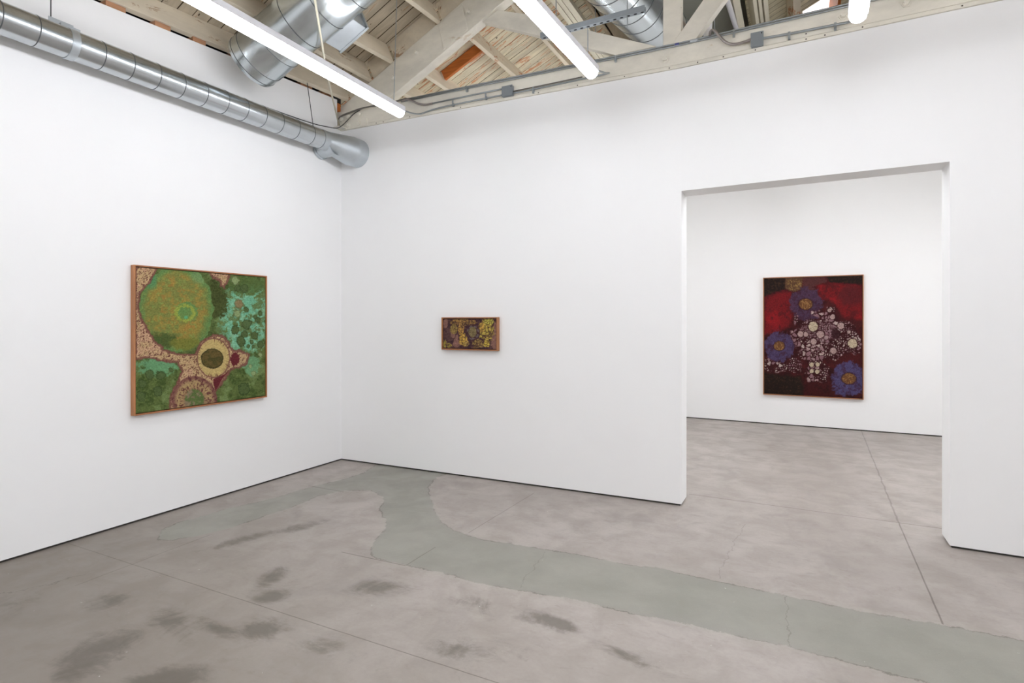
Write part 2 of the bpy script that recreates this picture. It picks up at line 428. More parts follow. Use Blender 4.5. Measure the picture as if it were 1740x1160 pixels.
# skylight pane and the grey sheet hung in the well
bm = bmesh.new(); A = [(4.83, zs(4.83) + .05), (5.3, zs(5.3) + .05), (5.3, zs(5.3) + .06), (4.83, zs(4.83) + .06)]
add_hull(bm, [(x, 5.4, z) for x, z in A], [(x, 6.7, z) for x, z in A])
o = struct('window_1', bm, M['sky_pane'])
bm = bmesh.new(); A = [(3.3, zs(3.3) + .02), (3.90, zs(3.90) + .02), (3.90, zs(3.90) + .04), (3.3, zs(3.3) + .04)]
add_hull(bm, [(x, 2.8, z) for x, z in A], [(x, 11.9, z) for x, z in A])
tag(obj('covering_sheet', bm, M['grey_panel']), 'dark grey sheet closing the roof well behind the truss post', 'sheet')

# ------------------------------------------------------------------ roof members
def member_bm(xa, ya, xb, yb_, w=.045, h=.24, lift=0.0):
    """timber running along Y, leaning square to the slope; xa, xb = lower left edge at each end"""
    bm = bmesh.new()
    def sec(x, y):
        b = Vector((x, y, zq(x) + lift)); s = Vector((CS, 0, SN)) * w; n = Vector((-SN, 0, CS)) * ((h - .002) if lift < 0 else (h - lift * CS - .002))
        return [b, b + s, b + s + n, b + n]
    add_hull(bm, sec(xa, ya), sec(xb, yb_)); return bm
GN = 'roof purlins over the near room'; GF = 'roof purlins beyond the truss'
near = [(-.17, .07, 'painted roof purlin closest to the white left wall, lower edge rough and flaking', .045),
        (.38, .41, 'cream roof purlin second up from the left wall, behind the round duct end', .045),
        (.52, .72, 'cream roof purlin third up from the left wall, passing above the rectangular duct collar', .045),
        (1.2, 1.345, 'highest cream roof purlin of the near room, carrying the rod of the left lamp', .045)]
for xa, xb, lab, w in near:
    bm = member_bm(xa, -4.0 if xa > 0 else -4.0, xb, .01, w)
    tag(obj('roof_purlin', bm, M['purlin'], bevel=.003), lab, 'purlin', GN)
far = [(.47, .47, 'short visible roof purlin just above the beam, lowest beyond the truss', 'purlin'),
       (.80, .80, 'cream roof purlin below the new orange timber, beyond the truss', 'purlin'),
       (1.43, 1.47, 'flaking roof purlin at the upper end of the new orange timber', 'purlin_worn'),
       (1.96, 2.0, 'bare patched roof purlin crossing behind the middle lamp, beyond the truss', 'purlin_worn')]
for xa, xb, lab, m in far:
    bm = member_bm(xa, .17, xb, 11.9)
    tag(obj('roof_purlin', bm, M[m], bevel=.003), lab, 'purlin', GF)
for i, (x, w, lab) in enumerate([(2.285, .05, 'leftmost of three cream curb timbers left of the far spiral duct'),
                                 (2.345, .045, 'middle of three cream curb timbers left of the far spiral duct'),
                                 (2.40, .06, 'cream curb timber closest to the far spiral duct'),
                                 (4.20, .05, 'cream curb timber right of the brown opening, leftmost of the right-hand three'),
                                 (4.265, .045, 'middle of the three cream curb timbers right of the grey sheet'),
                                 (4.33, .06, 'cream curb timber bordering the boards right of the grey sheet')]):
    bm = member_bm(x, .17, x, 11.9, w, .24, -.02 * (i % 3))
    tag(obj('curb_timber', bm, M['cream'], bevel=.002), lab, 'timber', 'curb timbers round the roof well')
bm = member_bm(4.70, .17, 4.70, 11.9, .11, .26); tag(obj('roof_purlin', bm, M['purlin_worn']), 'rough weathered purlin left of the bright skylight pane', 'purlin')
bm = member_bm(5.32, .17, 5.32, 11.9, .05, .24); tag(obj('roof_purlin', bm, M['orange']), 'orange brown purlin right of the bright skylight pane', 'purlin')
bm = member_bm(3.97, .17, 3.97, 11.9, .09, .26); tag(obj('roof_purlin', bm, M['cream']), 'whitish timber between the white pipe and the brown opening', 'purlin')

# wedge shaped blocks fixed on the truss next to each purlin
def block_bm(x0, x1, y0, y1, h=.235, base=0.0):
    bm = bmesh.new()
    A = []
    for x in (x0, x1):
        b = Vector((x, 0, zq(x))); n = Vector((-SN, 0, CS)) * h; A.append((b + n * (base / h), b + n))
    L = [A[0][0], A[1][0], A[1][1], A[0][1]]
    add_hull(bm, [(v.x, y0, v.z) for v in L], [(v.x, y1, v.z) for v in L]); return bm
for x, x1, lab in ((.12, .39, 'painted blocking board between the two lowest purlins, on the truss'),
               (.465, .70, 'painted blocking board above the second purlin, on the truss'),
               (.775, 1.32, 'painted blocking board above the third purlin, on the truss'),
               (1.40, 2.0, 'painted blocking board above the highest near purlin, on the truss')):
    tag(obj('blocking_board', block_bm(x, x1, -.0 + .03, .07, .235), M['purlin']), lab, 'board', 'blocking boards over the truss')
tag(obj('blocking_board', block_bm(.86, 1.44, .94, .98, .235, .11), M['orange'], bevel=.003), 'new orange timber wedged between two purlins beyond the truss', 'board')
# raw timber pieces and dark gaps above the white panel
def ztop(y): return interp(y, [(-9, 3.73), (-2.611, 4.052), (-.068, 4.186)])
for ya, yb2 in ((-3.3, -3.15), (-2.92, -2.77), (-2.515, -2.37), (-2.14, -2.01), (-1.81, -1.69), (-1.43, -1.30), (-1.06, -.96), (-.60, -.44), (-.29, -.15)):
    bm = bmesh.new()
    add_hull(bm, [(-.09, ya, ztop(ya) + .001), (-.006, ya, ztop(ya) + .001), (-.006, ya, ztop(ya) + .045), (-.09, ya, ztop(ya) + .045)],
             [(-.09, yb2, ztop(yb2) + .001), (-.006, yb2, ztop(yb2) + .001), (-.006, yb2, ztop(yb2) + .045), (-.09, yb2, ztop(yb2) + .045)])
    tag(obj('packing_block', bm, M['rawwood']), 'raw wood packing block in the dark gap above the white left panel', 'block', 'packing blocks above the left wall')
bm = bmesh.new(); add_box(bm, (-.06, -.066, 4.06), (.012, -.025, 4.145)); tag(obj('wall_stud', bm, M['orange']), 'orange raw timber stud in the gap at the corner panel edge', 'stud')
bm = bmesh.new(); add_box(bm, (-.3, -9, 3.7), (-.2, .2, 4.6)); struct('gap_dark_backing', bm, M['black'])  # black slab behind the gap over the panel, standing in for its shade

# ------------------------------------------------------------------ truss
truss = thing('roof_truss', 'cream painted timber roof truss standing on top of the dividing wall', 'truss', (0, 0, 3.838))
bm = bmesh.new()
wall_prism(bm, -.15, 9.8, 3.8755, 4.062, -.004, .16); obj('bottom_chord', bm, M['beam'], truss)
bm = bmesh.new(); wall_prism(bm, .39, 9.8, 3.840, 3.870, -.014, .17); obj('ledger_strip', bm, M['beam'], truss, bevel=.002)
bm = bmesh.new(); wall_prism(bm, -.1, .385, 3.840, 3.935, -.022, .18); obj('end_plate', bm, M['beam'], truss, bevel=.003)
def strut(name, pts, y0, y1, mat='beam'):
    bm = bmesh.new()
    add_hull(bm, [(x, y0, z) for x, z in pts], [(x, y1, z) for x, z in pts]); return obj(name, bm, M[mat], truss, bevel=.004)
def zt(x): return 4.14 + .482 * x
def zl(x): return 3.765 + .494 * x
strut('top_chord', [(-.15, 3.94), (-.15, zt(-.15) - .0), (6.5, zt(6.5)), (6.5, zl(6.5)), (.4, zl(.4)), (.2, 3.86)], .012, .13)
strut('splice_plate', [(1.42, zl(1.42) + .02), (1.72, zl(1.72) + .02), (1.66, zt(1.66) - .03), (1.36, zt(1.36) - .03)], .004, .013)
strut('brace', [(2.049, 4.771), (2.40, 4.64), (2.823, 4.428), (3.64, 4.055), (3.27, 4.055), (2.53, 4.395), (1.873, 4.69)], .045, .12)
strut('king_post', [(3.695, 4.05), (3.853, 4.05), (3.853, 5.7), (3.695, 5.6)], .085, .17)
strut('diagonal', [(3.775, 4.055), (3.975, 4.055), (4.75, 4.99), (4.75, 5.25)], .075, .16)
for i, (x, y, z) in enumerate([(.02, -.009, 3.972), (.123, -.006, 3.983), (.275, -.003, 3.995), (.123, -.022, 3.882), (.275, -.018, 3.888),
                               (3.712, .09, 3.94), (5.075, .05, 3.975), (5.474, .035, 3.965), (1.066, .01, 4.54), (1.73, .003, 4.81), (.75, .01, 4.32)]):
    bm = bmesh.new(); add_lathe(bm, (x, y + .004, z), (0, -1, 0), [(0, .034), (.007, .034), (.007, .023), (.030, .020), (.033, .0001)], n=6 if i > 4 else 8)
    obj('bolt', bm, M['beam'], truss)
sb = bmesh.new()
for x in (.52, .62, .98, 1.62, 2.5, 2.9, 3.35, 3.75, 3.99, 4.2, 4.45, 4.82, 4.95, 5.2, 5.8):
    for z in ((3.853,) if x not in (2.5, 4.45, 4.82) else (3.853, 3.9)):
        add_lathe(sb, (x, yb(x) - .0145 if z < 3.87 else yb(x) - .004, z), (0, -1, 0), [(0, .006), (.002, .005), (.003, .0001)], n=8)
o = obj('screw_heads', sb, M['screw'], truss); o['kind'] = 'stuff'

bm = bmesh.new(); add_box(bm, (-.01, -.13, 3.845), (.10, -.03, 3.853)); add_box(bm, (.06, -.04, 3.845), (.10, -.022, 3.93))
tag(obj('angle_bracket', bm, M['beam'], bevel=.002), 'small cream bracket in the corner at the foot of the pale strap', 'bracket')

# pale strap running up from the corner
bm = bmesh.new(); add_tube(bm, [(.045, -.08, 3.868), (.75, -.98, 3.985), (1.548, -1.9, 4.045), (1.75, -1.98, 4.93)], .009, n=4, cap=True)
tag(obj('tie_strap', bm, M['cream'], sharp=False), 'thin pale yellow strap rising from the corner past the big duct', 'strap')

# ------------------------------------------------------------------ ducts
def spiral_profile(L, r, pitch, start=0.0, rib=.0035, w=.004):
    P = [(0, r)]; t = start if start > 0 else pitch
    while t < L - .02:
        P += [(t - w * 1.6, r), (t - w, r + rib), (t + w, r + rib), (t + w * 1.6, r)]
        t += pitch
    P.append((L, r)); return P
# duct on the left wall
D = thing('wall_duct', 'long galvanised spiral duct running along the top of the left wall', 'duct', (.15, -2.5, 3.57))
bm = bmesh.new(); add_lathe(bm, (.155, -7.045, 3.575), (0, 1, .0022), spiral_profile(6.58, .104, .2, rib=.002, w=.002), n=48, cap0=True, r0=.104)
obj('pipe', bm, M['galv'], D, m2=M['seam'])
bm = bmesh.new(); add_lathe(bm, (.155, -2.86, 3.583), (0, 1, 0), [(0, .104), (.0, .108), (.05, .108), (.05, .104)], n=48); obj('joint_band', bm, M['galv_dull'], D)
bm = bmesh.new(); add_lathe(bm, (.155, -.50, 3.589), (0, 1, 0), [(0, .107), (.05, .108), (.0505, .106), (.10, .106)], n=48); obj('collar', bm, M['galv_dull'], D)
bm = bmesh.new()
rings = [((.155, -.42, 3.589), .107), ((.165, -.38, 3.582), .112), ((.235, -.14, 3.548), .158), ((.24, -.12, 3.546), .163), ((.243, -.11, 3.545), .160), ((.25, -.04, 3.545), .160), ((.25, .03, 3.545), .160)]
R = []
for (cx, cy, cz), r in rings:
    R.append([bm.verts.new((cx + r * math.cos(2 * PI * k / 48), cy, cz + r * math.sin(2 * PI * k / 48))) for k in range(48)])
for A, B in zip(R, R[1:]):
    for k in range(48):
        bm.faces.new((A[k], A[(k + 1) % 48], B[(k + 1) % 48], B[k])).smooth = True
obj('reducer', bm, M['galv_dull'], D)
bm = bmesh.new(); add_lathe(bm, (.19, -.33, 3.545), (-1, 0, -.06), [(-.05, .10), (.0, .10), (.155, .098), (.158, .108), (.187, .108)], n=40, cap1=True); obj('side_branch', bm, M['galv_dull'], D)
bm = bmesh.new(); add_box(bm, (.125, -2.90, 3.684), (.185, -2.78, 3.70)); add_box(bm, (.13, -2.95, 3.69), (.136, -2.80, 3.735)); obj('hanger_bracket', bm, M['galv_dull'], D)
for (x, y, z0, z1, lab) in ((.12, -2.93, 3.70, 4.02, 'thin rod holding the wall duct, near the top left of the view'),
                            (.11, -.53, 3.69, 4.17, 'thin dark rod holding the wall duct close to the corner')):
    bm = bmesh.new(); add_tube(bm, [(x, y, z0), (x if y < -1 else x - .03, y - (.0 if y < -1 else .06), z1)], .004, n=6)
    tag(obj('hanger_rod', bm, M['cable']), lab, 'rod', 'rods holding the wall duct')
bm = bmesh.new(); add_tube(bm, [(.10, -4.0, 3.695), (.10, -3.12, 3.70), (.10, -2.0, 3.703), (.10, -1.17, 3.72), (.10, -.54, 3.745), (.13, -.35, 3.765), (.13, -.20, 3.79), (.11, -.10, 3.86),
                               (.15, -.045, 3.94), (.23, -.04, 4.0), (.31, -.03, 4.025)], .005, n=6, smooth_pts=2)
tag(obj('cable', bm, M['cable'], sharp=False), 'black cable lying along the wall duct and looping up to the truss', 'cable')
for k, dz in enumerate((0, .014)):
    bm = bmesh.new(); add_tube(bm, [(-.02, -.035, 3.96 + dz), (.028, -.03, 4.0 + dz), (.159, -.03, 4.02 + dz * .6), (.305, -.03, 4.032 + dz), (.40, -.03, 4.045), (.54, -.02, 4.036 + dz), (.663, -.018, 4.04), (.95, -.01, 4.04 + dz)], .0055, n=6, smooth_pts=2)
    tag(obj('cable', bm, M['cablegrey'], sharp=False), 'grey cable tied along the left end of the truss behind the lamp', 'cable', 'grey cables on the truss end')

# big duct lying along the roof slope
Aq, Bq = Vector((.305, -1.435, 4.005)), Vector((1.275, -1.362, 4.455)); dd = (Bq - Aq).normalized()
D = thing('round_duct', 'large galvanised round duct sloping down to the left wall behind the left lamp', 'duct', tuple(Aq))
rr = .243
prof = [(-.03, rr - .004), (0, rr + .002), (.004, rr + .002), (.006, rr), (.08, rr), (.083, rr + .003), (.087, rr), (.30, rr), (.303, rr + .003), (.307, rr)]
t_ = .60
while t_ < 2.3:
    prof += [(t_ - .004, rr), (t_ - .002, rr + .003), (t_ + .002, rr + .003), (t_ + .004, rr)]; t_ += .285
prof.append((2.45, rr))
bm = bmesh.new(); add_lathe(bm, Aq, dd, prof, n=64, cap0=True, cap1=True, r0=rr); obj('pipe', bm, M['galv2'], D, m2=M['seam'])
bm = bmesh.new(); add_box(bm, (-.17, 0, -.16), (.17, .36, .12)); 
for v in bm.verts: v.co = Vector((v.co.x * CS - v.co.z * SN, v.co.y, v.co.x * SN + v.co.z * CS)) + Aq + dd * .83 + Vector((0, .0, -.01))
obj('rectangular_collar', bm, M['galv_dull'], D, bevel=.003)
bm = bmesh.new()
for s in ((-.18, .18),):
    add_box(bm, (-.18, .345, -.175), (.18, .37, -.155)); add_box(bm, (-.18, .345, .12), (.18, .37, .135)); add_box(bm, (.165, .345, -.175), (.185, .37, .135)); add_box(bm, (-.185, .345, -.175), (-.165, .37, .135))
for v in bm.verts: v.co = Vector((v.co.x * CS - v.co.z * SN, v.co.y, v.co.x * SN + v.co.z * CS)) + Aq + dd * .83
obj('flange', bm, M['galv_dull'], D)
bm = bmesh.new()
uu = dd; vv = Vector((0, 1, 0)); nn = uu.cross(vv)
for (t0, t1, a0, a1) in ((.06, .13, .15, .75),):
    n = 8; ring0 = []; ring1 = []
    for k in range(n + 1):
        a = a0 + (a1 - a0) * k / n
        rad = vv * math.cos(a + .2) * 1 + (-Vector((-SN, 0, CS))) * math.sin(a + .2)
        ring0.append(bm.verts.new(Aq + dd * t0 + rad * (rr + .005))); ring1.append(bm.verts.new(Aq + dd * t1 + rad * (rr + .005)))
    for k in range(n): bm.faces.new((ring0[k], ring0[k + 1], ring1[k + 1], ring1[k]))
obj('draw_band', bm, M['galv_dull'], D)

# far spiral duct through the truss
P2 = Vector((3.207, .9, 5.007)); d2 = Vector((0.1116, 0.9903, 0.0831))
D = thing('spiral_duct', 'large close ribbed spiral duct beyond the truss, left of its post', 'duct', tuple(P2))
bm = bmesh.new(); add_lathe(bm, P2 + d2 * -3.4, d2, spiral_profile(6.6, .287, .27, start=.05, rib=.003, w=.004), n=64, cap0=True, cap1=True, r0=.287); obj('pipe', bm, M['galv2'], D, m2=M['seam'])

bm = bmesh.new(); add_tube(bm, [(4.03, .28, 3.84), (4.02, .5, 4.40), (4.0, .9, 4.72), (3.955, 2.6, 5.9), (3.955, 9, 6.15)], .035, n=12, smooth_pts=1)
tag(obj('white_pipe', bm, M['white'], sharp=False), 'shiny white pipe at the right edge of the dark grey sheet', 'pipe')

# ------------------------------------------------------------------ lamps
LZ = 3.64; LW = .056
def lamp_section():
    S = []; LW = .05
    n = 14
    for k in range(n + 1):
        a = PI + PI * k / n
        S.append((LW * math.cos(a), -.022 + .045 * math.sin(a)))
    S += [(LW, -.006), (-LW, -.006)]
    return S
def make_lamp(x0, x1, y0, y1, label, vis=True, z=LZ, group='linear pendant lamps', lens='lens'):
    """lamp from far end (x0,y0) to near end (x1,y1)"""
    T = thing('pendant_lamp', label, 'lamp', (x0, y0, z), group)
    d = (Vector((x1, y1, 0)) - Vector((x0, y0, 0))).normalized(); s = Vector((-d.y, d.x, 0))
    def loop(S, x, y): return [Vector((x, y, z)) + s * a + Vector((0, 0, b)) for a, b in S]
    bm = bmesh.new(); S = lamp_section(); add_hull(bm, loop(S, x0, y0), loop(S, x1, y1))
    for f in bm.faces: f.smooth = len(f.verts) == 4
    obj('lens', bm, M[lens], T)
    H = [(-.058, -.008), (.058, -.008), (.058, .030), (.04, .042), (-.04, .042), (-.058, .030)]
    H = [(-.052, -.006), (.052, -.006), (.052, -.016), (.058, -.016), (.058, .030), (.04, .042), (-.04, .042), (-.058, .030), (-.058, -.016), (-.052, -.016)]
    bm = bmesh.new(); e = d * .004
    add_hull(bm, loop(H, x0 - e.x, y0 - e.y), loop(H, x1 + e.x, y1 + e.y)); obj('housing', bm, M['housing'], T, bevel=.002)
    U_ = [(-.022, .0425), (.022, .0425), (.022, .0445), (-.022, .0445)]
    bm = bmesh.new(); add_hull(bm, loop(U_, x0, y0), loop(U_, x1, y1)); obj('added_uplight_strip', bm, M['added_uplight'], T)  # added strip that brightens the roof, no known part of the lamps
    return T
make_lamp(1.358, 1.442, -.639, -3.08, 'lit linear pendant lamp on the left, crossing in front of the big round duct', lens='lens_left')
make_lamp(3.281, 3.205, -.635, -3.08, 'lit linear pendant lamp in the middle, ending above the doorway wall beam')
make_lamp(5.114, 5.03, -.661, -3.08, 'lit linear pendant lamp at the upper right, mostly cut off by the frame')
for x in (1.4, 3.2, 5.0):  # unseen lamps carrying on the rows, kept for their light
    make_lamp(x, x, -3.5, -5.94, 'unseen lit linear pendant lamp behind the viewpoint, kept for its light', z=LZ, group='unseen lamps outside the view', lens='lens_left' if x < 2 else 'lens')
for x in (1.4, 3.2, 5.0):
    make_lamp(x, x, -6.3, -8.7, 'unseen lit linear pendant lamp behind the viewpoint, kept for its light', z=LZ, group='unseen lamps outside the view', lens='lens_left' if x < 2 else 'lens')
for y in (-.65, -3.5, -6.3):  # unseen row out of view, kept for its light
    make_lamp(7.2, 7.2, y, y - 2.44, 'unseen lit linear pendant lamp right of the view, kept for its light', z=LZ, group='unseen lamps outside the view')
for x in (2.2, 4.4, 6.6, 8.6):  # unseen lamps, hidden above the doorway, that light the far gallery
    make_lamp(x, x, 3.25, .81, 'unseen lit linear pendant lamp over the far gallery', z=3.62, group='unseen lamps over the far gallery', lens='lens_unseen_far')

def rod(pts, label, group='thin steel hanger rods', r=.004, m='conduit', cat='rod', name='hanger_rod'):
    bm = bmesh.new(); add_tube(bm, pts, r, n=6); return tag(obj(name, bm, M[m]), label, cat, group)
rod([(1.30, -.665, LZ + .05), (1.285, -.60, 4.745)], 'thin rod holding the left lamp from the highest near purlin')
rod([(3.286, -.75, LZ + .05), (3.286, -.75, 3.935)], 'short rod between the slotted channel and the middle lamp')
rod([(3.017, -.75, 3.94), (3.017, -.75, 5.7)], 'thin rod rising from the slotted channel beside the middle lamp')
rod([(3.602, -.75, 3.86), (3.602, -.75, 5.9)], 'thin rod through the slotted channel in front of the far spiral duct')
rod([(1.80, .5, 4.0), (1.80, .5, 4.28)], 'short rod beyond the beam under the new orange timber')
rod([(4.065, .6, 4.2), (4.065, .6, 6.2)], 'thin pale rod in front of the grey sheet, between post and diagonal')
rod([(2.83, .8, 4.6), (2.83, .8, 4.98)], 'short rod left of the far spiral duct below the channel')

# slotted channel
bm = bmesh.new()
x0, x1, y0, z0 = 2.885, 3.74, -.75, 3.935
S = [(-.0205, .041), (-.0205, 0), (.0205, 0), (.0205, .041), (.016, .041), (.016, .004), (-.016, .004), (-.016, .041)]
add_hull(bm, [(x0, y0 + a, z0 + b) for a, b in S], [(x1, y0 + a, z0 + b + .012) for a, b in S])
T = thing('slotted_channel', 'grey slotted steel channel hung behind the middle lamp', 'channel', (3.3, -.75, z0))
obj('channel_rail', bm, M['boxm'], T)
for k in range(16):
    bm = bmesh.new(); x = x0 + .03 + k * .0535; z = z0 + .012 * (x - x0) / (x1 - x0)
    add_lathe(bm, (x, y0, z - .0005), (0, 0, -1), [(0, .0085), (.0008, .0085)], n=12, cap1=True)
    for v in bm.verts: v.co.x = x + (v.co.x - x) * 1.6
    obj('slot', bm, M['black'], T)

# ------------------------------------------------------------------ electrical
def on(x, z, off=.0): return (x, yb(x) - .02 - off, z)
G = 'steel conduits along the beam'
for z, lab in ((4.052, 'upper of two thin conduits along the top edge of the beam'), (4.034, 'lower of two thin conduits along the top edge of the beam')):
    bm = bmesh.new(); add_tube(bm, [on(x, z) for x in (.87, 2, 3.0, 3.847, 4.8, 5.732, 7.5)], .0075, n=8)
    tag(obj('conduit', bm, M['conduit'], sharp=False), lab, 'conduit', G)
bm = bmesh.new(); add_tube(bm, [on(.90, 4.03, .02), on(.95, 4.045, .02), on(1.02, 4.015, .02), on(1.11, 3.965, .01), on(1.19, 3.947), on(1.28, 3.948)], .011, n=8, smooth_pts=2)
tag(obj('flexible_conduit', bm, M['flex'], sharp=False), 'short flexible conduit curving down right of the left lamp', 'conduit')
bm = bmesh.new(); add_tube(bm, [on(1.26, 3.949), on(2.12, 3.957)], .008, n=8)
tag(obj('conduit', bm, M['conduit'], sharp=False), 'conduit into the upper left side of the grey box near the left lamp', 'conduit', G)
bm = bmesh.new(); add_tube(bm, [(1.355, -.64, 3.655), (1.24, -.3, 3.745), on(1.13, 3.845, .03), on(1.18, 3.867), on(1.315, 3.886), on(1.534, 3.892), on(2.12, 3.895)], .008, n=8, smooth_pts=1)
tag(obj('conduit', bm, M['conduit'], sharp=False), 'conduit from the end of the left lamp up along the beam to the grey box', 'conduit', G)
bm = bmesh.new(); add_tube(bm, [on(2.225, 3.892), on(2.6, 3.895), on(3.0, 3.903), on(3.15, 3.905), on(3.215, 3.90, .02), on(3.23, 3.875, .08), (3.235, -.12, 3.83), (3.27, -.4, 3.73), (3.28, -.63, 3.66)], .008, n=8, smooth_pts=2)
tag(obj('conduit', bm, M['conduit'], sharp=False), 'conduit from the left grey box to the end of the middle lamp', 'conduit', G)
bm = bmesh.new(); add_tube(bm, [on(2.225, 3.911), on(2.6, 3.915), on(2.95, 3.921)], .006, n=8)
tag(obj('conduit', bm, M['cablegrey'], sharp=False), 'thin second conduit leaving the left grey box to the right', 'conduit', G)
bm = bmesh.new(); add_tube(bm, [on(4.50, 3.933), on(4.70, 3.921), on(5.02, 3.913), on(5.10, 3.905, .01), on(5.125, 3.885, .06), (5.125, -.2, 3.80), (5.115, -.45, 3.70), (5.114, -.65, 3.66)], .010, n=8, smooth_pts=2)
tag(obj('conduit', bm, M['conduit'], sharp=False), 'conduit from the right grey box to the end of the right lamp', 'conduit', G)
def flex_pts(P, smooth=2):
    return P
bm = bmesh.new()
P = [Vector(on(x, z, .0215)) for x, z in ((4.095, 4.045), (4.10, 4.085), (4.125, 4.09), (4.165, 4.03), (4.217, 3.96), (4.277, 3.924), (4.346, 3.922), (4.42, 3.934))]
Q = []
for _ in range(3):
    Q = [P[0]]
    for a, b in zip(P, P[1:]): Q += [a.lerp(b, .25), a.lerp(b, .75)]
    Q.append(P[-1]); P = Q
P2_ = []
for a, b in zip(P, P[1:]): P2_ += [a, a.lerp(b, .5)]
add_tube(bm, P2_, .011, n=10, rfun=lambda i: .0125 if i % 2 else .0095)
tag(obj('flexible_conduit', bm, M['flex'], sharp=False), 'ribbed flexible conduit looping over the beam into the right grey box', 'conduit')
for x0, x1, z0, z1, lab in ((2.117, 2.236, 3.862, 3.968, 'square grey junction box on the beam between the left and middle lamps'),
                            (4.416, 4.513, 3.868, 3.984, 'square grey junction box on the beam above the doorway')):
    T = thing('junction_box', lab, 'box', ((x0 + x1) / 2, yb(x0), z0), 'junction boxes on the beam')
    bm = bmesh.new(); add_box(bm, (x0 + .003, yb(x0) - .045, z0 + .003), (x1 - .003, yb(x0) - .006, z1 - .003)); obj('box_body', bm, M['boxm'], T, bevel=.002)
    bm = bmesh.new(); add_box(bm, (x0, yb(x0) - .049, z0), (x1, yb(x0) - .0455, z1)); obj('cover_plate', bm, M['boxm'], T, bevel=.001)
    bm = bmesh.new(); add_lathe(bm, (x1 - .014, yb(x0) - .049, z1 - .016), (0, -1, 0), [(0, .005), (.002, .0045), (.0022, .0001)], n=8); obj('screw', bm, M['black'], T)
for i, (x, z, lab) in enumerate(((1.70, 4.043, 'first from the left on the top conduits'), (3.27, 4.043, 'right of the middle lamp on the top conduits'), (4.284, 4.043, 'above the right grey box on the top conduits'),
                           (1.534, 3.92, 'between the lower conduits left of the left box'), (1.925, 3.925, 'next to the left box between the lower conduits'), (2.45, 3.897, 'on the conduit right of the left box'),
                           (4.70, 3.921, 'right of the right grey box'), (5.02, 3.913, 'nearest the right lamp'))):
    bm = bmesh.new(); y = yb(x)
    add_box(bm, (x - .009, y - .031, z - .016), (x + .009, y - .028, z + .014)); add_box(bm, (x - .009, y - .029, z - .045), (x + .009, y - .008, z - .014))
    add_lathe(bm, (x, y - .029, z - .032), (0, -1, 0), [(0, .006), (.004, .005), (.005, .0001)], n=8)
    tag(obj('conduit_clip', bm, M['conduit']), 'small steel conduit clip on the beam, ' + lab, 'clip', 'conduit clips on the beam')
bm = bmesh.new(); add_tube(bm, [on(3.93, 4.045), on(3.99, 4.044)], .012, n=10)
tag(obj('conduit_coupling', bm, M['galv_dull']), 'short coupling on the upper conduit, right of the truss post', 'coupling')

M['tape'] = m_plain('blue_tape', (92, 96, 150), .5)
bm = bmesh.new(); add_tube(bm, [on(3.80, 4.0445), on(3.835, 4.0445)], .0125, n=10)
tag(obj('tape_wrap', bm, M['tape']), 'short blue tape wrapped round the top conduit at the foot of the truss post', 'tape')

# ------------------------------------------------------------------ paintings
def vnoise(x, y, seed):
    xi = np.floor(x).astype(np.int64); yi = np.floor(y).astype(np.int64); fx = x - xi; fy = y - yi
    fx = fx * fx * (3 - 2 * fx); fy = fy * fy * (3 - 2 * fy)
    def h(a, b):
        n = (a * 374761393 + b * 668265263 + seed * 1274126177) & 0xffffffff
        n = ((n ^ (n >> 13)) * 1274126177) & 0xffffffff
        n = ((n ^ (n >> 15)) * 2246822519) & 0xffffffff; n = ((n ^ (n >> 13)) * 3266489917) & 0xffffffff
        return ((n ^ (n >> 16)) & 0xffff) / 65535.0
    a, b, c, d = h(xi, yi), h(xi + 1, yi), h(xi, yi + 1), h(xi + 1, yi + 1)
    return (a * (1 - fx) + b * fx) * (1 - fy) + (c * (1 - fx) + d * fx) * fy
def fbm(x, y, s, seed=0, oct=4, g=.55):
    v = 0; a = 1; tot = 0
    for o in range(oct):
        v = v + a * vnoise(x / s + 17 * o, y / s - 9 * o, seed + o); tot += a; a *= g; s = s / 2.03
    return v / tot
def voro(x, y, s, seed):
    xi = np.floor(x / s); yi = np.floor(y / s); d1 = np.full(x.shape, 1e9); d2 = d1.copy(); idv = np.zeros(x.shape)
    for i in (-1, 0, 1):
        for j in (-1, 0, 1):
            a = xi + i; b = yi + j
            r1 = vnoise(a * 1.0, b * 1.0, seed); r2 = vnoise(a, b, seed + 5)
            d = np.hypot(x / s - a - .15 - .7 * r1, y / s - b - .15 - .7 * r2)
            m = d < d1
            d2 = np.where(m, d1, np.minimum(d2, d)); idv = np.where(m, vnoise(a, b, seed + 9), idv); d1 = np.where(m, d, d1)
    return d1, d2, idv
def ss(v, a, b):
    t = np.clip((v - a) / (b - a), 0, 1); return t * t * (3 - 2 * t)
class Canvas:
    def __init__(s, X, Y): s.X, s.Y = X, Y; s.c = np.zeros(X.shape + (3,))
    def lay(s, rgb, m):
        rgb = np.array(rgb, float)
        m = np.asarray(m, float) * np.ones(s.X.shape); s.c = s.c * (1 - m[..., None]) + rgb * m[..., None]
def ell(X, Y, cx, cy, rx, ry): return np.hypot((X - cx) / rx, (Y - cy) / ry)

